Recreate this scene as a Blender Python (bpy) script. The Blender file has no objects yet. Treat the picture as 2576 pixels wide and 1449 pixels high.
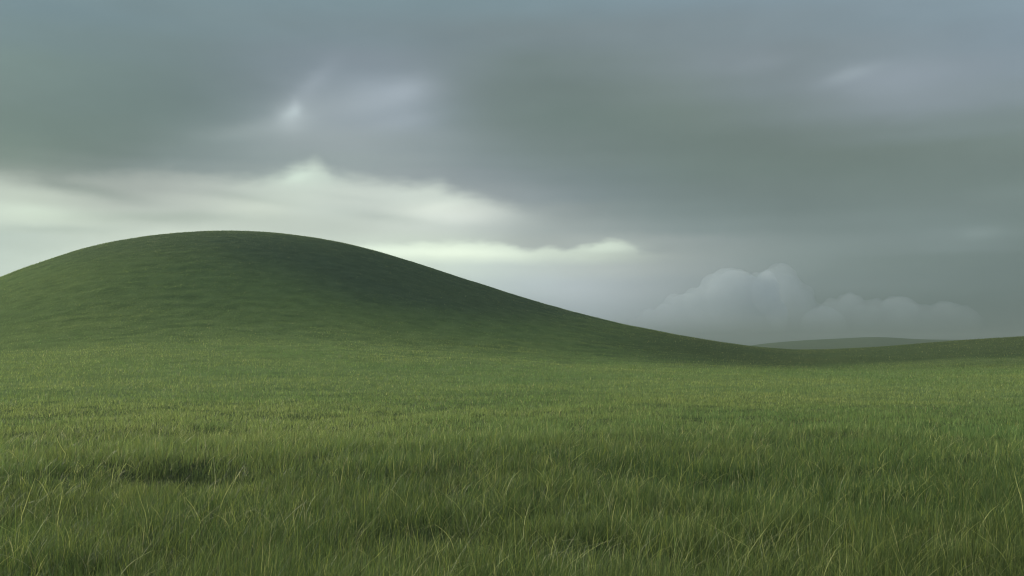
import bpy, bmesh, math
import numpy as np
from mathutils import Vector, Matrix

rng = np.random.default_rng(11)
sc = bpy.context.scene
col = sc.collection

# ------------------------------------------------------------------ constants
EXPO = 2.8                       # view exposure
EYE = 1.35                       # camera height above the grass, metres
PITCH = math.radians(3.34)
F = 2503.0                       # focal length in units of a 2576 px wide frame
SUN_AZ, SUN_EL = math.radians(-46), math.radians(15.8)
SUN_STRENGTH = 1.5
BG = 0.1                         # world background strength
HAZE = 0.00095


def lin(c):
    c = np.asarray(c, float) / 255.0
    return np.where(c <= 0.04045, c / 12.92, ((c + 0.055) / 1.055) ** 2.4)


def direction(X, Y):
    """Azimuth and tangent of elevation of a point of the 2576 x 1449 frame."""
    a, b = (X - 1288) / F, (724.5 - Y) / F
    cy, cz = math.cos(PITCH) - b * math.sin(PITCH), math.sin(PITCH) + b * math.cos(PITCH)
    h = math.hypot(a, cy)
    return math.atan2(a, cy), cz / h


def frame_point(az, t):
    """Inverse of direction()."""
    x, y, z = math.sin(az), math.cos(az), t
    cf = y * math.cos(PITCH) + z * math.sin(PITCH)
    cu = -y * math.sin(PITCH) + z * math.cos(PITCH)
    return 1288 + F * x / cf, 724.5 - F * cu / cf


def tag(o, label=None, cat=None, group=None, kind=None):
    for k, v in (('label', label), ('category', cat), ('group', group), ('kind', kind)):
        if v:
            o[k] = v
    return o


# ------------------------------------------------------------------ noise
def _hash(ix, iy, seed):
    n = (ix.astype(np.int64) * 374761393 + iy.astype(np.int64) * 668265263 + seed * 1442695041) & 0xffffffff
    n = ((n ^ (n >> 13)) * 1274126177) & 0xffffffff
    n = ((n ^ (n >> 16)) * 2246822519) & 0xffffffff
    return ((n ^ (n >> 15)) & 0xffff) / 65535.0


def vnoise(x, y, seed=0):
    ix, iy = np.floor(x), np.floor(y)
    fx, fy = x - ix, y - iy
    fx = fx * fx * fx * (fx * (fx * 6 - 15) + 10)
    fy = fy * fy * fy * (fy * (fy * 6 - 15) + 10)
    a, b = _hash(ix, iy, seed), _hash(ix + 1, iy, seed)
    c, d = _hash(ix, iy + 1, seed), _hash(ix + 1, iy + 1, seed)
    return (a + (b - a) * fx) * (1 - fy) + (c + (d - c) * fx) * fy


def fbm(x, y, seed=0, octs=3):
    s, amp, tot = 0, 1.0, 0
    for k in range(octs):
        s = s + amp * (vnoise(x * 2 ** k, y * 2 ** k, seed + k * 17) - 0.5)
        tot += amp
        amp *= 0.5
    return s / tot * 2


def sstep(t):
    t = np.clip(t, 0, 1)
    return t * t * (3 - 2 * t)


# ------------------------------------------------------------------ terrain
CREST = [(-60, 722), (0, 697), (65, 672), (130, 650), (205, 626), (285, 607), (360, 595), (430, 587), (500, 582), (570, 580), (640, 582), (700, 586),
         (780, 596), (860, 610), (930, 627), (1000, 647), (1080, 673), (1180, 706), (1290, 741), (1400, 774), (1500, 800), (1600, 823),
         (1700, 842), (1800, 859), (1900, 873), (2000, 881), (2100, 879), (2200, 874), (2300, 866), (2400, 858), (2500, 851), (2640, 843)]
_c = np.array([direction(*p) for p in CREST])
th_k = np.concatenate([[-math.pi, -1.6, -1.1, -0.85, -0.70, -0.6], _c[:, 0], [0.62, 0.8, 1.1, 1.6, math.pi]])
v_k = np.concatenate([[0.0, 0.0, 0.001, 0.006, 0.016, 0.033], _c[:, 1], [0.013, 0.014, 0.008, 0.0, 0.0]])
R0, R1 = 20.0, 106.0


def g_rise(r):
    t = np.clip((r - R0) / (R1 - R0), 0, 1)
    front = 0.24 * sstep(t / 0.85) + 0.76 * sstep((t - 0.40) / 0.60)     # a gentle foot, then a steep shoulder
    back = 1 - 1.25 * sstep((r - R1) / 170.0)
    return np.where(r < R1, front, back)


_th = np.linspace(-math.pi, math.pi, 4097)
_v = np.interp(_th, th_k, v_k)
_kern = np.hanning(25)
_kern /= _kern.sum()
_v = np.convolve(np.pad(_v, 12, mode='edge'), _kern, mode='valid')
_rr = np.linspace(20, 135, 400)
_gg = g_rise(_rr)
lo, hi = np.zeros_like(_th), np.full_like(_th, 40.0)
for _ in range(40):                                   # crest height that gives the skyline angle
    mid = (lo + hi) / 2
    s = ((mid[:, None] * _gg[None] - EYE) / _rr[None]).max(1)
    lo, hi = np.where(s < _v, mid, lo), np.where(s < _v, hi, mid)
A_th = (lo + hi) / 2

FAR = [(1500, 905), (1700, 890), (1850, 873), (1930, 862), (2020, 855), (2120, 850), (2200, 846), (2250, 848), (2310, 852), (2420, 853), (2500, 851), (2600, 850), (2800, 850)]
_f = np.array([direction(*p) for p in FAR])
FAR_R = 720.0
B_th = np.interp(_th, np.concatenate([[0.02], _f[:, 0], [0.9]]), np.concatenate([[-0.02], _f[:, 1], [-0.01]])) * FAR_R + EYE + 4.0
B_th = np.where((_th < 0.02) | (_th > 0.9), 0, np.maximum(B_th, 0))
B_th = np.convolve(np.pad(B_th, 12, mode='edge'), _kern, mode='valid')

HOLLOWS = [(-3.3, 10.3, 0.70, 0.65, 0.20), (-0.45, 7.0, 0.42, 0.35, 0.11), (1.9, 9.2, 1.1, 0.45, 0.04), (4.6, 6.6, 0.6, 0.4, 0.05)]


def hollow(x, y):
    h = 0
    for hx, hy, sx, sy, d in HOLLOWS:
        h = h + d * np.exp(-((x - hx) / sx) ** 2 - ((y - hy) / sy) ** 2)
    return h


def height(x, y):
    r, th = np.hypot(x, y), np.arctan2(x, y)
    A = np.interp(th, _th, A_th)
    z = A * g_rise(r)
    far = np.interp(th, _th, B_th) * np.exp(-((r - FAR_R) / 145.0) ** 2)
    z = z + far - 4.0 * sstep((r - 200) / 250.0)
    near = np.exp(-(r / 60.0) ** 2)
    z = z + 0.06 * fbm(x / 3.1, y / 3.1, 3) * near + 0.05 * fbm(x / 0.9, y / 0.9, 5, 2) * np.exp(-(r / 22.0) ** 2)
    # long low furrows that follow the slope of the hill
    w = sstep((r - 30) / 30.0) * (1 - sstep((r - 124) / 40.0)) * np.clip(A / 6.0, 0.12, 1)
    rip = fbm(th * 22 + 0.25 * fbm(x / 9, y / 9, 8), r / 1.35 + 1.1 * fbm(x / 14, y / 14, 21), 31, 3)
    small = fbm(th * 46, r / 0.75 + 0.8 * fbm(x / 5.0, y / 5.0, 43), 41, 2)
    right = 0.4 + 0.9 * sstep((th + 0.08) / 0.22) * (1 - sstep((th - 0.32) / 0.15))
    z = z + w * (0.12 * rip * right + 0.065 * small) * (0.42 + 0.58 * sstep((th + 0.30) / 0.30))
    return z - hollow(x, y) + 0.05 * (np.hypot(x, y) < 0)


def region_mask(x, y):
    """1 on the hill, 2 on the far hills, 0 on the field."""
    r, th = np.hypot(x, y), np.arctan2(x, y)
    hillz = np.interp(th, _th, A_th) * g_rise(r)
    m = np.where((hillz > 1.1) & (r < 260) & (th < 0.30) & (th > -1.2), 1, 0)
    return np.where((r > 420) & (r < 1150) & (th > 0.05) & (th < 0.85), 2, m)


def shade_and_thatch(x, y, ground=0):
    """Colour relative to the meadow: painted shade of hill and dip, and the near thatch."""
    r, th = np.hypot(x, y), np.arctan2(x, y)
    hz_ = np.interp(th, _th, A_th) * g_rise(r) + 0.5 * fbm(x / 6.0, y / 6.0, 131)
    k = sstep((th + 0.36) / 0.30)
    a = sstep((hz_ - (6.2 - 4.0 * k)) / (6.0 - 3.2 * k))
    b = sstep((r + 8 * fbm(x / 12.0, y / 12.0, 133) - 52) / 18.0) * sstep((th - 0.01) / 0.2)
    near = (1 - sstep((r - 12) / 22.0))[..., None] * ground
    return (1 + (THATCH - 1) * near) * (1 + (HILL_SHADE - 1) * a[..., None]) * (1 + (DALE_SHADE - 1) * (b * (1 - a))[..., None])


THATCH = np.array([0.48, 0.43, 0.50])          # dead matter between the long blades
HILL_SHADE = np.array([0.62, 0.63, 0.90])       # shade on the hill's crest and right flank, painted into the grass colour
DALE_SHADE = np.array([0.47, 0.48, 0.60])       # shade in the dip beside it, likewise put into the colour


def build_terrain():
    rings = [0.0, 0.6, 1.1]
    r = 1.5
    while r < 40:
        rings.append(r)
        r *= 1.025
    while r < 140:
        rings.append(r)
        r += 0.30 if 55 < r < 112 else 0.42
    while r < 1478:
        rings.append(r)
        r *= 1.035
    rings.append(1480.0)
    rings = np.array(rings[1:])
    thv = np.concatenate([np.linspace(-0.72, 0.72, 1000), np.linspace(0.72, 2 * math.pi - 0.72, 170)[1:-1]])
    nt, nr = len(thv), len(rings)
    TH, R = np.meshgrid(thv, rings)
    X, Y = R * np.sin(TH), R * np.cos(TH)
    Z = height(X, Y)
    V = np.stack([X, Y, Z], -1).reshape(-1, 3)
    i = np.arange(nr - 1)[:, None] * nt
    j = np.arange(nt)[None]
    jn = (j + 1) % nt
    Q = np.stack([i + j, i + nt + j, i + nt + jn, i + jn], -1).reshape(-1, 4)
    Q = Q[:, ::-1]
    cen = V[Q].mean(1)
    reg = region_mask(cen[:, 0], cen[:, 1])
    out = {}
    for k, nm in ((0, 'ground'), (1, 'hill'), (2, 'far_hill')):
        q = Q[reg == k]
        used, inv = np.unique(q, return_inverse=True)
        v, q = V[used], inv.reshape(-1, 4)
        faces_c = None
        if k == 0:                                     # close the small disc under the camera
            v = np.vstack([v, [[0, 0, float(height(np.array([0.0]), np.array([0.0]))[0])]]])
        me = bpy.data.meshes.new(nm)
        tri = np.zeros((0, 3), int)
        if k == 0:
            first = np.arange(nt)
            tri = np.stack([np.full(nt, len(v) - 1), (first + 1) % nt, first], -1)
        nl = q.size + tri.size
        me.vertices.add(len(v))
        me.vertices.foreach_set('co', v.astype(np.float32).ravel())
        me.loops.add(nl)
        me.loops.foreach_set('vertex_index', np.concatenate([q.ravel(), tri.ravel()]).astype(np.int32))
        me.polygons.add(len(q) + len(tri))
        ls = np.concatenate([np.arange(len(q)) * 4, q.size + np.arange(len(tri)) * 3])
        me.polygons.foreach_set('loop_start', ls.astype(np.int32))
        me.update(calc_edges=True)
        me.polygons.foreach_set('use_smooth', np.ones(len(me.polygons), bool))
        me.validate()
        o = bpy.data.objects.new(nm, me)
        col.objects.link(o)
        at = me.attributes.new('shade_and_thatch', 'FLOAT_COLOR', 'POINT')
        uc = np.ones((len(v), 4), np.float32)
        uc[:, :3] = shade_and_thatch(v[:, 0], v[:, 1], 1)
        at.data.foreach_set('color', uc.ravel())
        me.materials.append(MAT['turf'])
        out[nm] = o
    return out


# ------------------------------------------------------------------ materials
MAT = {}


def nodes_of(name):
    m = bpy.data.materials.new(name)
    m.use_nodes = True
    nt = m.node_tree
    nt.nodes.clear()
    return m, nt, nt.nodes.new


def make_materials():
    # turf under the blades and over the far slopes
    m, nt, N = nodes_of('turf')
    out, b = N('ShaderNodeOutputMaterial'), N('ShaderNodeBsdfPrincipled')
    b.inputs['Roughness'].default_value = 0.95
    b.inputs['Specular IOR Level'].default_value = 0.0
    geo = N('ShaderNodeNewGeometry')
    n1, n2, n3 = N('ShaderNodeTexNoise'), N('ShaderNodeTexNoise'), N('ShaderNodeTexNoise')
    for n, s, d in ((n1, 0.06, 4), (n2, 0.9, 5), (n3, 7.0, 4)):
        n.inputs['Scale'].default_value = s
        n.inputs['Detail'].default_value = d
        nt.links.new(geo.outputs['Position'], n.inputs['Vector'])
    r1, r2 = N('ShaderNodeValToRGB'), N('ShaderNodeValToRGB')
    r1.color_ramp.elements[0].position, r1.color_ramp.elements[1].position = 0.36, 0.66
    r1.color_ramp.elements[0].color = (0.085, 0.121, 0.047, 1)
    r1.color_ramp.elements[1].color = (0.098, 0.132, 0.047, 1)
    r2.color_ramp.elements[0].position, r2.color_ramp.elements[1].position = 0.32, 0.70
    r2.color_ramp.elements[0].color = (0.80, 0.82, 0.80, 1)
    r2.color_ramp.elements[1].color = (1.14, 1.12, 1.1, 1)
    mix = N('ShaderNodeMixRGB')
    mix.blend_type = 'MULTIPLY'
    mix.inputs[0].default_value = 1
    nt.links.new(n1.outputs['Fac'], r1.inputs[0])
    nt.links.new(n2.outputs['Fac'], r2.inputs[0])
    nt.links.new(r1.outputs[0], mix.inputs[1])
    nt.links.new(r2.outputs[0], mix.inputs[2])
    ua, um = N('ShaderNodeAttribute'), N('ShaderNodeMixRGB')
    ua.attribute_name = 'shade_and_thatch'
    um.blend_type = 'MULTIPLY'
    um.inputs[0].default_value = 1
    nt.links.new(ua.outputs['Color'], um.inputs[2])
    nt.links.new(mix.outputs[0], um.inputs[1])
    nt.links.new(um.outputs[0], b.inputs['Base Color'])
    add = N('ShaderNodeMath')
    nt.links.new(n2.outputs['Fac'], add.inputs[0])
    nt.links.new(n3.outputs['Fac'], add.inputs[1])
    bump = N('ShaderNodeBump')
    bump.inputs['Strength'].default_value = 0.7
    bump.inputs['Distance'].default_value = 0.25
    nt.links.new(add.outputs[0], bump.inputs['Height'])
    nt.links.new(bump.outputs[0], b.inputs['Normal'])
    nt.links.new(b.outputs[0], out.inputs[0])
    MAT['turf'] = m

    # grass blades: own colour per blade, some light passes through
    for nm, tr in (('grass_blade', 0.38), ('dry_stem', 0.25)):
        m, nt, N = nodes_of(nm)
        out, b, t, mx = N('ShaderNodeOutputMaterial'), N('ShaderNodeBsdfPrincipled'), N('ShaderNodeBsdfTranslucent'), N('ShaderNodeMixShader')
        at = N('ShaderNodeAttribute')
        at.attribute_name = 'tint'
        b.inputs['Roughness'].default_value = 0.6
        b.inputs['Specular IOR Level'].default_value = 0.04 if nm == 'grass_blade' else 0.2
        mx.inputs[0].default_value = tr
        nt.links.new(at.outputs['Color'], b.inputs['Base Color'])
        nt.links.new(at.outputs['Color'], t.inputs['Color'])
        nt.links.new(b.outputs[0], mx.inputs[1])
        nt.links.new(t.outputs[0], mx.inputs[2])
        nt.links.new(mx.outputs[0], out.inputs[0])
        MAT[nm] = m

    # airy volumes
    for nm, c, dens, ani in (('haze_air', (0.175, 0.21, 0.205), HAZE, 0.0), ('cloud_vapour', (0.445, 0.49, 0.52), 0.014, -0.1), ('cloud_vapour_faint', (0.38, 0.425, 0.455), 0.007, -0.1), ('cloud_vapour_thin', (0.44, 0.49, 0.53), 0.0075, -0.1)):
        m, nt, N = nodes_of(nm)
        out, v = N('ShaderNodeOutputMaterial'), N('ShaderNodeVolumePrincipled')
        v.inputs['Color'].default_value = (*c, 1)
        v.inputs['Density'].default_value = dens
        v.inputs['Anisotropy'].default_value = ani
        nt.links.new(v.outputs[0], out.inputs['Volume'])
        MAT[nm] = m


# ------------------------------------------------------------------ grass
def blade_mesh(name, P, h, w, lean, lean_az, face_az, tint, segs, mat, parent=None, wiggle=None):
    """Tapering bent blades; one row of arguments per blade. wiggle: (n, segs, 2) sideways offsets."""
    n = len(P)
    cols = 2 * segs + 1
    V = np.zeros((n, cols, 3), np.float32)
    la = np.stack([np.sin(lean_az), np.cos(lean_az)], -1)
    fa = np.stack([np.sin(face_az), np.cos(face_az)], -1)
    for k in range(segs + 1):
        t = k / segs
        off = lean * (0.35 * t + 0.65 * t * t)
        c = P.copy()
        c[:, :2] += la * (off * h)[:, None]
        c[:, 2] += h * t * (1 - 0.32 * lean * t)
        if wiggle is not None and k > 0:
            c[:, :2] += wiggle[:, k - 1, :2]
            c[:, 2] += wiggle[:, k - 1, 2]
        if k < segs:
            ww = w * (1 - 0.75 * t ** 1.6) * 0.5
            s = np.zeros_like(P)
            s[:, :2] = fa * ww[:, None]
            V[:, 2 * k], V[:, 2 * k + 1] = c - s, c + s
        else:
            V[:, 2 * k] = c
    tri = []
    for k in range(segs - 1):
        a = 2 * k
        tri += [(a, a + 1, a + 3), (a, a + 3, a + 2)]
    a = 2 * (segs - 1)
    tri.append((a, a + 1, a + 2))
    tri = np.array(tri, np.int64)
    T = (np.arange(n)[:, None, None] * cols + tri[None]).reshape(-1, 3)
    me = bpy.data.meshes.new(name)
    me.vertices.add(n * cols)
    me.vertices.foreach_set('co', V.ravel())
    me.loops.add(T.size)
    me.loops.foreach_set('vertex_index', T.ravel().astype(np.int32))
    me.polygons.add(len(T))
    me.polygons.foreach_set('loop_start', (np.arange(len(T)) * 3).astype(np.int32))
    at = me.attributes.new('tint', 'FLOAT_COLOR', 'POINT')
    cc = np.ones((n, cols, 4), np.float32)
    cc[:, :, :3] = tint[:, None, :]
    at.data.foreach_set('color', cc.ravel())
    me.update(calc_edges=True)
    me.materials.append(MAT[mat])
    return me


def join_meshes(name, parts, parent=None):
    """Blade meshes of several segment counts become the one grass object."""
    o = bpy.data.objects.new(name, parts[0])
    col.objects.link(o)
    if len(parts) > 1:
        bm = None
        vs, ls, lt, tints, base = [], [], [], [], 0
        for me in parts:
            v = np.empty(len(me.vertices) * 3, np.float32)
            me.vertices.foreach_get('co', v)
            l = np.empty(len(me.loops), np.int32)
            me.loops.foreach_get('vertex_index', l)
            t = np.empty(len(me.vertices) * 4, np.float32)
            me.attributes['tint'].data.foreach_get('color', t)
            vs.append(v)
            ls.append(l + base)
            tints.append(t)
            base += len(me.vertices)
        v, l, t = np.concatenate(vs), np.concatenate(ls), np.concatenate(tints)
        me = bpy.data.meshes.new(name)
        me.vertices.add(len(v) // 3)
        me.vertices.foreach_set('co', v)
        me.loops.add(len(l))
        me.loops.foreach_set('vertex_index', l)
        me.polygons.add(len(l) // 3)
        me.polygons.foreach_set('loop_start', (np.arange(len(l) // 3) * 3).astype(np.int32))
        at = me.attributes.new('tint', 'FLOAT_COLOR', 'POINT')
        at.data.foreach_set('color', t)
        me.update(calc_edges=True)
        me.materials.append(parts[0].materials[0])
        o.data = me
        for p in parts:
            bpy.data.meshes.remove(p)
    if parent:
        o.parent = parent
    return o


def grass_points(n, r_lo, r_hi, power, half):
    """Random ground points whose density per square metre falls as r**-power."""
    e = 2 - power
    u = rng.random(n)
    r = (r_lo ** e + u * (r_hi ** e - r_lo ** e)) ** (1 / e)
    th = (rng.random(n) * 2 - 1) * half
    return r * np.sin(th), r * np.cos(th), r


def tints(x, y, r):
    n = len(x)
    k = np.clip(0.5 + 0.75 * fbm(x / 5.0, y / 5.0, 61) + 0.25 * fbm(x / 0.7, y / 0.7, 66, 2) + rng.normal(0, 0.22, n), 0, 1)
    a, b = np.array([0.092, 0.152, 0.046]), np.array([0.168, 0.206, 0.062])
    c = a + (b - a) * k[:, None]
    c *= np.exp(rng.normal(0, 0.25, n))[:, None]
    c *= (1 - 0.42 * sstep((18 + 4 * fbm(x / 3.0, y / 3.0, 64) - r) / 8.0))[:, None]     # shade among the tall near stems, put into the blade colour
    c *= shade_and_thatch(x, y)  # blades take the same painted shade of hill and dip
    s = rng.random(n)
    straw = np.array([0.30, 0.29, 0.12]) * (0.6 + 0.8 * rng.random(n))[:, None]
    yel = np.array([0.17, 0.20, 0.04]) * (0.7 + 0.6 * rng.random(n))[:, None]
    c = np.where((s < 0.02)[:, None], straw, c)
    c = np.where(((s > 0.02) & (s < np.where(r < 14, 0.10, 0.05)))[:, None], yel, c)
    return c


def make_grass(terr):
    half = 0.66
    parts = {0: [], 1: []}
    for (n, lo_r, hi_r, pw, segs) in ((60000, 2.0, 5.0, 0.0, 5), (170000, 5.0, 9.5, 1.75, 5), (330000, 9.5, 26.0, 1.75, 3), (240000, 26.0, 62.0, 1.75, 2), (430000, 62.0, 175.0, 1.75, 1)):
        x, y, r = grass_points(n, lo_r, hi_r, pw, half)
        clump = fbm(x / 0.55, y / 0.55, 71, 2)
        keep = rng.random(n) < np.clip(0.9 + 0.8 * clump, 0.4, 1)
        x, y, r, clump = x[keep], y[keep], r[keep], clump[keep]
        n = len(x)
        z = height(x, y)
        hol = hollow(x, y)
        patch = 0.5 + 0.5 * fbm(x / 4.0, y / 4.0, 81)
        h = (0.12 + 0.06 * patch + 0.05 * clump) * np.exp(rng.normal(0, 0.28, n))
        h *= np.clip(1.05 - 0.55 * sstep((r - 7) / 14), 0.5, 1.2) * np.clip(1 - 2.0 * hol, 0.35, 1)
        w = 0.0020 * np.maximum(r / 5.0, 0.8) ** 0.88 * (0.7 + 0.6 * rng.random(n))
        lean = np.abs(rng.normal(0.36, 0.42, n))
        la = math.pi / 2 + 0.8 * fbm(x / 2.2, y / 2.2, 91) + rng.normal(0, 1.9, n)
        fa = rng.random(n) * math.pi
        P = np.stack([x, y, z - 0.01], -1).astype(np.float32)
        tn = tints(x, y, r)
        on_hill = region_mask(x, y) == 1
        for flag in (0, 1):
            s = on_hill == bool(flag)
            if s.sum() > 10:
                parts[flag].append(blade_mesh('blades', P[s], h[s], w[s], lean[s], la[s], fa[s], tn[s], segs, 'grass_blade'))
    g = join_meshes('grass', parts[0])
    tag(g, 'rough green grass covering the whole meadow in front of the hill', 'grass', kind='stuff')
    hg = join_meshes('hill_grass', parts[1], terr['hill'])
    tag(hg, kind='stuff')

    # long thin wandering stems over the nearest part of the meadow
    n = 19000
    x, y, r = grass_points(n, 2.5, 17.0, 1.3, half)
    keep = rng.random(n) < np.clip(0.65 + 0.9 * fbm(x / 1.5, y / 1.5, 101, 2), 0.12, 1)
    x, y, r = x[keep], y[keep], r[keep]
    n = len(x)
    h = np.where(r < 9.5, 0.215, 0.165)
    stems(n, x, y, r, 'tall_grass_stems', h_mu=h)


def stems(n, x, y, r, name, lean_mu=0.75, h_mu=0.235, dry=0.05, link=True, spread=1.0, z0=None):
    segs = 9
    h = h_mu * np.exp(np.clip(rng.normal(0, 0.30, n), -0.7, 0.55))
    w = (0.0013 + 0.0017 * rng.random(n) ** 2) * np.clip(r / 6.0, 0.9, 1.7)
    lean = np.abs(rng.normal(lean_mu, 0.45, n))
    la = math.pi / 2 * 0.9 + 0.7 * fbm(x / 1.6, y / 1.6, 111) + rng.normal(0, 1.5 * spread, n)
    step = rng.normal(0, 1, (n, segs, 3))
    vel = np.cumsum(step, 1)
    wig = np.cumsum(vel, 1) * (h / segs * 0.075)[:, None, None]
    wig[:, :, 2] *= 0.6
    kink = rng.random(n) < 0.45
    kk = rng.integers(3, segs - 1, n)
    kd = rng.normal(0, 1, (n, 3)) * (h * 0.17)[:, None]
    for k in range(segs):
        m = kink & (k >= kk)
        wig[m, k] += kd[m] * (k - kk[m] + 1)[:, None] * 0.45
    k = rng.random(n)
    c = np.array([0.13, 0.18, 0.035]) + (np.array([0.58, 0.58, 0.20]) - np.array([0.13, 0.18, 0.035])) * k[:, None] ** 1.6
    s = rng.random(n)
    c = np.where((s < dry)[:, None], np.array([0.46, 0.45, 0.27]) * (0.7 + 0.5 * rng.random(n))[:, None], c)
    z = height(x, y) if z0 is None else z0
    P = np.stack([x, y, z], -1).astype(np.float32)
    me = blade_mesh(name, P, h, w, lean, la, rng.random(n) * math.pi, c, segs, 'dry_stem', wiggle=wig)
    if not link:
        return me
    o = bpy.data.objects.new(name, me)
    col.objects.link(o)
    tag(o, 'long thin yellowish stems curling above the nearest meadow grass', 'grass stems', kind='stuff')
    return o


def ground_at(X, Y):
    """Ground point seen at a frame position on the nearly level meadow."""
    az, t = direction(X, Y)
    r = 5.0
    for _ in range(30):
        z = float(height(np.array([r * math.sin(az)]), np.array([r * math.cos(az)]))[0])
        r = 0.5 * r + 0.5 * min((EYE - z) / -t, 60)
    return r * math.sin(az), r * math.cos(az), z


def make_tufts():
    for (X, Y, n, rad, hh, label) in (
            (625, 1335, 120, 0.42, 0.30, 'pale tangled tuft of dry grass just right of the dark hollow'),
            (1165, 1380, 70, 0.36, 0.27, 'sparse arching tuft of dry stems over the small bare patch'),
            (1960, 1425, 70, 0.36, 0.26, 'bleached tuft of bent dry stems at the near edge of the meadow')):
        cx, cy, cz = ground_at(X, Y)
        a, q = rng.random(n) * 2 * math.pi, rad * np.sqrt(rng.random(n))
        x, y = cx + q * np.cos(a), cy + q * np.sin(a)
        z = height(x, y) - cz
        me = stems(n, x - cx, y - cy, np.full(n, math.hypot(cx, cy)), 'dry_grass_tuft', lean_mu=0.9, h_mu=hh * 0.8, dry=0.25, link=False, spread=1.3, z0=z)
        o = bpy.data.objects.new('dry_grass_tuft', me)
        o.location = (cx, cy, cz)
        col.objects.link(o)
        tag(o, label, 'grass tuft', 'dry grass tufts in the meadow')


# ------------------------------------------------------------------ clouds near the ground
def make_cloud(name, label, lobes, dist, mat, seed, floor_Y=848):
    """lobes: (X, Y, radius) in frame units, turned into real lobes at this distance."""
    rg = np.random.default_rng(seed)
    bm = bmesh.new()
    pts = []
    for (X, Y, R) in lobes:
        az, t = direction(X, Y)
        rad = R / F * dist
        d = dist + rg.uniform(-0.4, 0.4) * rad
        c = Vector((d * math.sin(az), d * math.cos(az), EYE + t * d))
        pts.append((c, rad))
        for k in range(12):                             # billows on the upper side
            a, e = rg.uniform(0, 2 * math.pi), rg.uniform(0.15, 1.3)
            rr = rad * rg.uniform(0.20, 0.42)
            dd = rad * 0.80
            pts.append((c + Vector((dd * math.cos(a) * math.cos(e), dd * math.sin(a) * math.cos(e), dd * math.sin(e))), rr))
    for c, rad in pts:
        bmesh.ops.create_icosphere(bm, subdivisions=3, radius=rad, matrix=Matrix.Translation(c))
    base = min(c.z for c, _ in pts)
    me = bpy.data.meshes.new(name)
    bm.to_mesh(me)
    bm.free()
    o = bpy.data.objects.new(name, me)
    col.objects.link(o)
    rm = o.modifiers.new('remesh', 'REMESH')
    rm.mode, rm.voxel_size = 'VOXEL', 3.4
    sm = o.modifiers.new('smooth', 'SMOOTH')
    sm.factor, sm.iterations = 0.5, 4
    dg = bpy.context.evaluated_depsgraph_get()
    m2 = bpy.data.meshes.new_from_object(o.evaluated_get(dg))
    o.modifiers.clear()
    o.data = m2
    m2.name = name
    # thin the wispy underside: the cloud is deep above and shallow at its base
    v = np.empty(len(m2.vertices) * 3, np.float32)
    m2.vertices.foreach_get('co', v)
    v = v.reshape(-1, 3).astype(float)
    q = np.hypot(v[:, 0], v[:, 1])
    z0, z1 = EYE + direction(1288, floor_Y)[1] * dist, EYE + direction(1288, floor_Y - 135)[1] * dist
    f = 0.03 + 0.97 * sstep((v[:, 2] - z0) / (z1 - z0))
    v[:, :2] *= ((dist + (q - dist) * f) / q)[:, None]
    m2.vertices.foreach_set('co', v.astype(np.float32).ravel())
    m2.update()
    m2.materials.clear()
    m2.materials.append(MAT[mat])
    m2.polygons.foreach_set('use_smooth', np.ones(len(m2.polygons), bool))
    return tag(o, label, 'cloud', 'low clouds beyond the hills')


def make_clouds():
    make_cloud('cumulus_cloud', 'tall domed grey cumulus cloud rising beyond the foot of the hill',
               [(1850, 770, 88), (1790, 790, 72), (1730, 800, 62), (1690, 820, 58), (1650, 832, 52), (1615, 845, 45), (1900, 800, 80), (1920, 730, 42)], 1850, 'cloud_vapour', 4, 842)
    make_cloud('cumulus_cloud', 'paler cumulus cloud standing half behind the tall domed one',
               [(1955, 737, 64), (1990, 780, 64), (2035, 812, 54), (2078, 824, 50)], 2250, 'cloud_vapour_faint', 9)
    make_cloud('cumulus_cloud', 'low lumpy cloud bank trailing away beside the domed cumulus',
               [(2104, 804, 48), (2060, 818, 42), (2140, 780, 38), (2195, 800, 42), (2265, 800, 52), (2320, 812, 44), (2380, 798, 38), (2425, 812, 38), (2180, 824, 50), (2260, 828, 52), (2345, 828, 48)], 2000, 'cloud_vapour_thin', 15)


# ------------------------------------------------------------------ sky
RIGHT = {  # colours right of the breaks, shared by the layers
    412: [(1350, 122, 137, 137), (1700, 112, 128, 125), (2250, 112, 128, 125), (2576, 116, 131, 129)],
    450: [(1500, 119, 135, 136), (1750, 111, 127, 124), (2576, 114, 130, 127)],
    495: [(1420, 134, 148, 151), (1500, 127, 142, 144), (1750, 115, 130, 129), (2200, 114, 129, 127), (2576, 120, 136, 134)],
    530: [(1400, 146, 157, 157), (1600, 129, 144, 144), (1900, 117, 133, 132), (2576, 115, 131, 129)],
    575: [(1350, 163, 174, 172), (1500, 149, 161, 160), (1700, 133, 148, 148), (2100, 122, 137, 136), (2450, 126, 142, 142), (2576, 117, 133, 131)],
    612: [(1420, 170, 180, 176), (1540, 165, 176, 172), (1640, 157, 168, 166), (1800, 148, 160, 160), (2000, 131, 146, 145), (2450, 125, 141, 141), (2576, 113, 129, 127)],
}
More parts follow.
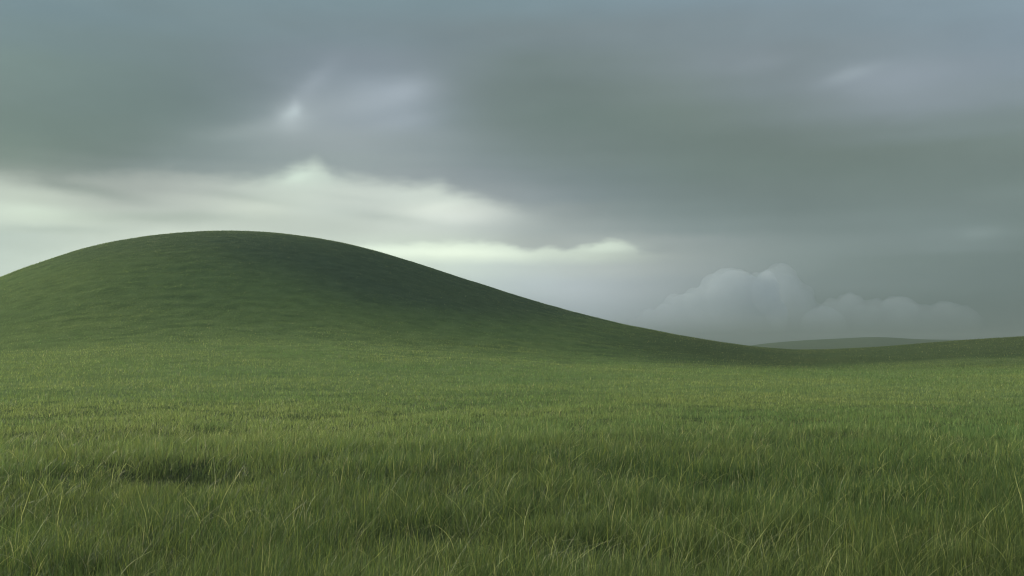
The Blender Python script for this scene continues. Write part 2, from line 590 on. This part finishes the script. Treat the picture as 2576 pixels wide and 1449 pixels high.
DECK = [
    (-120, [(0, 124, 148, 156), (1288, 126, 150, 160), (2576, 140, 160, 174)]),
    (0, [(0, 117, 141, 148), (700, 121, 143, 152), (1288, 123, 145, 154), (1900, 129, 149, 162), (2576, 136, 156, 169)]),
    (90, [(0, 118, 140, 142), (450, 119, 138, 141), (900, 124, 141, 149), (1288, 121, 137, 142), (1800, 128, 143, 151), (2150, 131, 147, 157), (2576, 135, 153, 167)]),
    (165, [(0, 118, 139, 135), (450, 115, 133, 133), (720, 124, 138, 146), (830, 131, 144, 153), (1000, 131, 144, 153), (1100, 125, 139, 145), (1300, 114, 130, 129), (1600, 121, 136, 139), (1880, 133, 146, 156), (2030, 127, 141, 149), (2150, 139, 153, 164), (2400, 137, 151, 163), (2576, 136, 152, 164)]),
    (235, [(0, 116, 136, 132), (400, 112, 130, 128), (640, 119, 134, 137), (740, 134, 147, 154), (900, 140, 154, 163), (1030, 142, 155, 166), (1110, 128, 142, 147), (1220, 115, 130, 129), (1420, 111, 127, 125), (1700, 119, 134, 134), (1900, 125, 140, 146), (2080, 135, 148, 158), (2300, 142, 155, 167), (2576, 133, 148, 156)]),
    (300, [(0, 113, 134, 128), (400, 110, 128, 124), (600, 124, 140, 142), (730, 144, 157, 162), (900, 144, 157, 165), (1040, 143, 156, 165), (1110, 128, 143, 147), (1250, 115, 130, 128), (1420, 110, 127, 124), (1750, 114, 130, 127), (2050, 122, 137, 140), (2300, 130, 145, 151), (2576, 124, 140, 142)]),
    (370, [(0, 115, 135, 127), (300, 111, 128, 123), (500, 124, 140, 140), (640, 138, 152, 154), (800, 146, 158, 162), (1000, 142, 155, 159), (1150, 132, 146, 149), (1300, 117, 132, 131), (1700, 110, 126, 123), (2200, 112, 127, 125), (2576, 116, 132, 129)]),
    (412, [(0, 128, 146, 137), (200, 124, 139, 134), (450, 132, 147, 146), (700, 145, 159, 159), (850, 149, 162, 162), (1050, 146, 158, 160), (1200, 134, 148, 151)] + RIGHT[412]),
    (440, [(0, 146, 160, 151), (200, 140, 152, 147), (450, 146, 158, 156), (700, 156, 168, 166), (850, 153, 165, 165), (1050, 151, 162, 164), (1200, 140, 152, 156), (1350, 127, 141, 143)] + RIGHT[450]),
    (495, [(0, 160, 172, 164), (700, 160, 170, 168), (1000, 160, 170, 169), (1150, 156, 166, 167), (1300, 146, 157, 160)] + RIGHT[495]),
    (530, [(0, 168, 180, 172), (1000, 168, 178, 175), (1200, 165, 175, 173), (1290, 160, 171, 170)] + RIGHT[530]),
    (575, [(0, 175, 186, 178), (1200, 172, 182, 178)] + RIGHT[575]),
]
MID = [
    (395, [(0, 186, 198, 186), (140, 168, 179, 171), (330, 160, 170, 164), (560, 178, 188, 181), (690, 206, 221, 208), (760, 216, 232, 218), (800, 207, 223, 210), (870, 182, 193, 187), (1000, 188, 198, 192), (1100, 204, 217, 207), (1200, 198, 208, 201), (1300, 150, 161, 163)] + RIGHT[412]),
    (450, [(0, 180, 193, 182), (140, 162, 173, 165), (330, 159, 169, 163), (560, 176, 186, 179), (690, 206, 221, 208), (740, 215, 232, 218), (790, 207, 222, 209), (870, 188, 199, 192), (1000, 190, 200, 194), (1100, 205, 218, 209), (1200, 198, 208, 201), (1300, 150, 161, 163)] + RIGHT[450]),
    (495, [(0, 196, 209, 196), (100, 196, 209, 195), (300, 172, 181, 174), (500, 186, 195, 188), (700, 205, 217, 205), (850, 208, 218, 208), (1000, 206, 216, 208), (1100, 213, 225, 214), (1200, 206, 215, 208), (1290, 178, 188, 185), (1350, 150, 162, 163)] + RIGHT[495]),
    (530, [(0, 208, 223, 208), (95, 218, 234, 214), (220, 200, 213, 199), (400, 192, 202, 192), (640, 208, 219, 205), (800, 205, 217, 207), (950, 201, 211, 203), (1100, 216, 226, 214), (1200, 213, 221, 213), (1290, 178, 189, 185)] + RIGHT[530]),
    (575, [(0, 196, 211, 199), (200, 201, 215, 202), (400, 202, 214, 202), (700, 196, 207, 196), (950, 194, 205, 195), (1100, 202, 213, 204), (1220, 186, 196, 191)] + RIGHT[575]),
    (612, [(0, 187, 204, 195), (300, 206, 219, 206), (850, 206, 218, 206), (1000, 212, 225, 211), (1150, 204, 216, 204), (1260, 188, 199, 191), (1330, 170, 180, 176)] + RIGHT[612]),
    (640, [(0, 199, 216, 206), (300, 208, 222, 209), (850, 214, 228, 213), (1100, 206, 218, 207), (1300, 176, 187, 183), (1540, 166, 177, 174), (1650, 158, 169, 167), (1800, 150, 162, 161), (2000, 132, 147, 146), (2300, 119, 135, 133), (2576, 111, 127, 125)]),
]
LOW = [
    (600, [(0, 187, 204, 195), (300, 206, 219, 206), (850, 212, 225, 211), (1000, 224, 238, 222), (1150, 228, 243, 224), (1270, 224, 238, 221), (1400, 206, 219, 206), (1540, 208, 223, 207), (1590, 192, 204, 193), (1640, 160, 170, 168), (1800, 148, 160, 160), (2000, 131, 146, 145), (2450, 125, 141, 141), (2576, 113, 129, 127)]),
    (640, [(0, 199, 216, 206), (300, 208, 222, 209), (850, 224, 239, 222), (1000, 234, 249, 229), (1150, 238, 252, 230), (1280, 228, 242, 224), (1400, 205, 218, 205), (1500, 202, 215, 202), (1580, 190, 202, 192), (1650, 162, 172, 170), (1800, 151, 163, 162), (2000, 132, 147, 146), (2300, 119, 135, 133), (2576, 111, 127, 125)]),
    (672, [(0, 204, 222, 211), (900, 214, 229, 215), (1100, 213, 228, 216), (1250, 203, 217, 210), (1400, 188, 200, 196), (1550, 178, 188, 186), (1700, 160, 171, 171), (1900, 139, 153, 153), (2200, 120, 136, 134), (2576, 109, 126, 124)]),
    (720, [(0, 206, 223, 213), (1100, 199, 214, 208), (1300, 184, 198, 198), (1450, 175, 188, 191), (1600, 160, 172, 175), (1750, 146, 159, 161), (2000, 126, 141, 141), (2576, 106, 122, 121)]),
    (790, [(0, 200, 216, 207), (1300, 172, 186, 188), (1450, 163, 177, 182), (1600, 149, 163, 167), (1900, 117, 132, 131), (2200, 103, 119, 117), (2576, 98, 114, 112)]),
    (870, [(0, 180, 196, 186), (1300, 150, 165, 165), (1600, 130, 145, 146), (1900, 97, 112, 108), (2576, 89, 104, 100)]),
]
# lower rim of the dark deck and top rim of the bright band, as outlines on the sky
RIM_A = [(-300, 436), (0, 437), (130, 448), (250, 443), (400, 434), (560, 446), (640, 446), (700, 438), (740, 424), (768, 416), (790, 408), (812, 418), (838, 437), (870, 443), (940, 452), (1010, 462), (1060, 468), (1088, 462), (1112, 466), (1140, 480), (1190, 496), (1240, 506), (1290, 520), (1350, 540), (1500, 560), (2600, 560)]
RIM_B = [(-300, 612), (700, 612), (900, 612), (1100, 611), (1230, 610), (1265, 612), (1300, 621), (1335, 626), (1358, 624), (1385, 618), (1408, 621), (1428, 629), (1448, 621), (1466, 615), (1484, 616), (1500, 610), (1525, 605), (1556, 606), (1584, 614), (1604, 630), (1660, 634), (2600, 630)]


def row_colour(rows, X, Y):
    ys = [r[0] for r in rows]
    cols = []
    for _, pts in rows:
        a = np.array(pts, float)
        cols.append([np.interp(X, a[:, 0], a[:, k]) for k in (1, 2, 3)])
    cols = np.array(cols)
    return np.array([np.interp(Y, ys, cols[:, k]) for k in range(3)])


# soft bright breaks in the cloud: X, Y, half length, half height, tilt in degrees, added light (display, linear)
BREAKS = [
    (735, 284, 22, 13, 30, (0.06, 0.075, 0.07)), (748, 285, 80, 46, 25, (0.035, 0.037, 0.037)), (741, 270, 12, 20, 0, (0.06, 0.065, 0.07)), (730, 298, 34, 30, 20, (0.08, 0.085, 0.085)),
    (430, 548, 170, 14, 2, (-0.12, -0.12, -0.11)), (150, 580, 120, 9, 3, (-0.07, -0.07, -0.06)), (620, 500, 90, 9, -5, (-0.06, -0.06, -0.055)), (1000, 552, 110, 13, -7, (-0.10, -0.10, -0.09)), (1120, 520, 60, 12, 10, (0.05, 0.055, 0.045)), (250, 482, 130, 13, -9, (-0.09, -0.09, -0.08)), (1110, 556, 150, 26, 3, (0.13, 0.13, 0.12)), (1050, 634, 260, 12, 0, (0.10, 0.11, 0.09)), (1540, 621, 56, 10, 0, (0.12, 0.14, 0.11)), (1450, 745, 230, 60, -10, (0.085, 0.09, 0.10)), (1540, 590, 160, 24, 0, (0.02, 0.02, 0.02)), (200, 230, 420, 190, 0, (-0.016, -0.014, -0.012)), (2250, 150, 600, 220, 0, (-0.006, -0.012, -0.030)), (1000, -20, 1100, 110, 0, (0, -0.006, -0.016)), (840, 350, 280, 45, 2, (0.035, 0.035, 0.026)), (930, 250, 150, 40, 10, (0.018, 0.016, 0.006)), (860, 492, 90, 8, -6, (-0.035, -0.035, -0.03)),
    (790, 215, 72, 22, 48, (0.045, 0.048, 0.055)), (955, 245, 115, 36, 12, (0.060, 0.066, 0.076)), (1030, 222, 50, 30, 25, (0.035, 0.038, 0.042)), (1010, 305, 80, 18, 12, (0.025, 0.027, 0.029)),
    (745, 446, 34, 11, 22, (0.06, 0.08, 0.06)), (95, 527, 70, 14, 0, (0.04, 0.05, 0.04)), (640, 528, 70, 16, 0, (0.03, 0.03, 0.02)),
    (2140, 186, 62, 15, 12, (0.05, 0.058, 0.062)), (2230, 215, 120, 40, 8, (0.025, 0.028, 0.034)),
    (2470, 588, 40, 14, 8, (0.028, 0.033, 0.032)), (1900, 160, 70, 22, 5, (0.02, 0.022, 0.025)),
    (620, 325, 100, 18, 12, (0.035, 0.038, 0.036)), (450, 586, 90, 7, 4, (0.05, 0.05, 0.04)), (160, 640, 90, 12, 18, (0.05, 0.05, 0.04)),
]
COVER = 0.996                                          # share of the sky the cloud hides
ZENITH = 0.78                                          # display value of the unseen overcast overhead
BEHIND = 0.50


def make_world():
    w = bpy.data.worlds.new('World')
    sc.world = w
    w.use_nodes = True
    nt = w.node_tree
    nt.nodes.clear()
    N, L = nt.nodes.new, nt.links.new
    gain = 1.0 / (2 ** EXPO) / BG

    def val(x, sock):
        if isinstance(x, (int, float)):
            sock.default_value = x
        else:
            L(x, sock)

    def M(op, a, b=0.0, c=None, clamp=False):
        n = N('ShaderNodeMath')
        n.operation = op
        n.use_clamp = clamp
        val(a, n.inputs[0])
        val(b, n.inputs[1])
        if c is not None:
            val(c, n.inputs[2])
        return n.outputs[0]

    def smooth(x, a, b):
        n = N('ShaderNodeMapRange')
        n.interpolation_type = 'SMOOTHSTEP'
        val(x, n.inputs['Value'])
        n.inputs['From Min'].default_value, n.inputs['From Max'].default_value = a, b
        return n.outputs[0]

    def mixc(f, a, b):
        n = N('ShaderNodeMixRGB')
        val(f, n.inputs[0])
        for s, v in ((n.inputs[1], a), (n.inputs[2], b)):
            if isinstance(v, tuple):
                s.default_value = (*v, 1)
            else:
                L(v, s)
        return n.outputs[0]

    tc = N('ShaderNodeTexCoord')
    sep = N('ShaderNodeSeparateXYZ')
    L(tc.outputs['Generated'], sep.inputs[0])
    x, y, z = sep.outputs
    hyp = M('SQRT', M('ADD', M('MULTIPLY', x, x), M('MULTIPLY', y, y)))
    hyp = M('MAXIMUM', hyp, 0.02)
    az0 = M('ARCTAN2', x, y)
    t0 = M('DIVIDE', z, hyp)
    comb = N('ShaderNodeCombineXYZ')
    L(az0, comb.inputs[0])
    L(M('MULTIPLY', t0, 2.4), comb.inputs[1])

    def noise(scale, detail, off):
        mp = N('ShaderNodeVectorMath')
        mp.operation = 'ADD'
        L(comb.outputs[0], mp.inputs[0])
        mp.inputs[1].default_value = off
        n = N('ShaderNodeTexNoise')
        n.inputs['Scale'].default_value = scale
        n.inputs['Detail'].default_value = detail
        n.inputs['Roughness'].default_value = 0.5
        L(mp.outputs[0], n.inputs['Vector'])
        return M('SUBTRACT', n.outputs['Fac'], 0.5)

    az = M('ADD', az0, M('ADD', M('MULTIPLY', noise(6.0, 2, (0, 0, 3)), 0.022), M('MULTIPLY', noise(24, 2, (4, 0, 1)), 0.010)))
    t = M('ADD', t0, M('ADD', M('MULTIPLY', noise(7.0, 2, (9, 2, 0)), 0.009), M('MULTIPLY', noise(34, 3, (1, 7, 0)), 0.0050)))

    # three layers of overcast, each graded in rows from the horizon up
    A0, A1 = -0.56, 0.56
    fac = M('DIVIDE', M('SUBTRACT', az, A0), A1 - A0, clamp=True)

    def ramp(n, interp, colour):
        rp = N('ShaderNodeValToRGB')
        cr = rp.color_ramp
        cr.interpolation = interp
        for k in range(1, n - 1):
            cr.elements.new(k / (n - 1))
        for k in range(n):
            cr.elements[k].color = (*colour(A0 + k / (n - 1) * (A1 - A0)), 1)
        return rp

    def layer(rows):
        tv = sorted(set(round(direction(1288, r[0])[1], 5) for r in rows))
        out = None
        for i, v in enumerate(tv):
            rp = ramp(30, 'B_SPLINE', lambda a: lin(row_colour(rows, *frame_point(a, v))))
            L(fac, rp.inputs[0])
            out = rp.outputs[0] if out is None else mixc(smooth(t, tv[i - 1], v), out, rp.outputs[0])
        return out

    def rim(pts):
        """Height of an outline over azimuth, from two ramps side by side."""
        p = np.array([direction(*q) for q in pts])
        f = lambda a: [float(np.interp(a, p[:, 0], p[:, 1])) * 2 + 0.2] * 3
        n = N('ShaderNodeFloatCurve')
        c = n.mapping.curves[0]
        n.mapping.use_clip = False
        q = [(float((a - A0) / (A1 - A0)), float(b)) for a, b in p if A0 < a < A1]
        q = [(0.0, q[0][1])] + q + [(1.0, q[-1][1])]
        while len(c.points) < len(q):
            c.points.new(0.5, 0.1)
        for k, (a, b) in enumerate(q):
            c.points[k].location = (a, b)
            c.points[k].handle_type = 'AUTO_CLAMPED'
        n.mapping.update()
        L(fac, n.inputs['Value'])
        return n.outputs[0]

    soft = M('ADD', M('MULTIPLY', noise(9, 2, (6, 6, 6)), 0.008), M('MULTIPLY', noise(45, 4, (1, 6, 6)), 0.012))
    rag = M('MULTIPLY', noise(60, 3, (8, 1, 6)), 0.009)
    res = mixc(smooth(M('ADD', M('SUBTRACT', t, rim(RIM_B)), rag), -0.0042, 0.0036), layer(LOW), layer(MID))
    res = mixc(smooth(M('ADD', M('SUBTRACT', t, rim(RIM_A)), soft), -0.0115, 0.0105), res, layer(DECK))
    up = N('ShaderNodeVectorMath')
    up.operation = 'SCALE'
    L(res, up.inputs[0])
    up.inputs['Scale'].default_value = gain
    res = up.outputs[0]
    # away from the view ahead the overcast evens out, and it brightens overhead
    side = tuple(np.array([0.80, 1.0, 1.16]) * BEHIND * gain)
    zen = tuple(np.array([0.80, 1.0, 1.18]) * ZENITH * gain)
    res = mixc(smooth(M('ABSOLUTE', az0), 0.62, 1.5), res, side)
    res = mixc(smooth(t0, 0.42, 1.3), res, zen)
    # soft torn texture
    tex = M('ADD', 1.0, M('ADD', M('MULTIPLY', noise(5, 3, (2, 5, 8)), 0.10), M('ADD', M('MULTIPLY', noise(17, 4, (3, 1, 2)), 0.08), M('MULTIPLY', noise(9, 5, (7, 7, 2)), 0.14))))
    vm = N('ShaderNodeVectorMath')
    vm.operation = 'SCALE'
    L(res, vm.inputs[0])
    L(tex, vm.inputs['Scale'])
    res = vm.outputs[0]
    # breaks
    for (X, Y, rx, ry, deg, c) in BREAKS:
        a, v = direction(X, Y)
        dx, dy = M('SUBTRACT', az, a), M('SUBTRACT', t, v)
        co, si = math.cos(math.radians(deg)), math.sin(math.radians(deg))
        p = M('ADD', M('MULTIPLY', dx, co * F / rx), M('MULTIPLY', dy, si * F / rx))
        q = M('ADD', M('MULTIPLY', dx, -si * F / ry), M('MULTIPLY', dy, co * F / ry))
        gs = M('EXPONENT', M('MULTIPLY', M('ADD', M('MULTIPLY', p, p), M('MULTIPLY', q, q)), -0.8))
        sc_ = N('ShaderNodeVectorMath')
        sc_.operation = 'SCALE'
        sc_.inputs[0].default_value = tuple(np.array(c) * gain)
        L(gs, sc_.inputs['Scale'])
        ad = N('ShaderNodeVectorMath')
        ad.operation = 'ADD'
        L(res, ad.inputs[0])
        L(sc_.outputs[0], ad.inputs[1])
        res = ad.outputs[0]

    sky = N('ShaderNodeTexSky')
    sky.sky_type = 'NISHITA'
    sky.sun_disc = False
    sky.sun_elevation = SUN_EL
    sky.sun_rotation = SUN_AZ
    fin = mixc(COVER, sky.outputs[0], res)
    bg, out = N('ShaderNodeBackground'), N('ShaderNodeOutputWorld')
    bg.inputs['Strength'].default_value = BG
    L(fin, bg.inputs[0])
    L(bg.outputs[0], out.inputs[0])


# ------------------------------------------------------------------ assemble
make_materials()
make_world()
terr = build_terrain()
tag(terr['ground'], 'wide grassy meadow floor running up to the foot of the hill', 'meadow', kind='structure')
tag(terr['hill'], 'smooth rounded grassy hill with one long slope running down to the valley', 'hill', kind='structure')
tag(terr['far_hill'], 'faint low hills fading into mist beyond the valley', 'hill', kind='structure')
make_grass(terr)
make_tufts()
make_clouds()

hz = bpy.data.meshes.new('haze')
bm = bmesh.new()
bmesh.ops.create_cube(bm, size=1.0, matrix=Matrix.Translation((0, 0, 6)) @ Matrix.Diagonal((3000, 3000, 26, 1)))
bm.to_mesh(hz)
bm.free()
hz.materials.append(MAT['haze_air'])
ho = bpy.data.objects.new('haze', hz)
col.objects.link(ho)
tag(ho, 'thin grey mist lying over the meadow and hills', 'haze', kind='stuff')

sun = bpy.data.lights.new('sun', 'SUN')
sun.energy = SUN_STRENGTH
sun.angle = math.radians(11)
sun.color = (1.0, 0.95, 0.80)
so = bpy.data.objects.new('sun', sun)
sd = Vector((math.sin(SUN_AZ) * math.cos(SUN_EL), math.cos(SUN_AZ) * math.cos(SUN_EL), math.sin(SUN_EL)))
so.rotation_euler = sd.to_track_quat('Z', 'Y').to_euler()
so.location = sd * 400
col.objects.link(so)

cam = bpy.data.cameras.new('camera')
cam.sensor_width = 36
cam.lens = 36 * F / 2576
cam.clip_start, cam.clip_end = 0.05, 6000
co = bpy.data.objects.new('camera', cam)
co.location = (0, 0, EYE)
co.rotation_euler = (math.pi / 2 + PITCH, 0, 0)
col.objects.link(co)
sc.camera = co

sc.render.engine = 'CYCLES'
sc.view_settings.view_transform = 'Standard'
sc.view_settings.look = 'None'
sc.view_settings.exposure = EXPO
sc.view_settings.gamma = 1
sc.cycles.max_bounces = 8
sc.cycles.diffuse_bounces = 3
sc.cycles.transmission_bounces = 4
sc.cycles.volume_bounces = 2
sc.cycles.use_denoising = True
sc.cycles.filter_width = 1.15
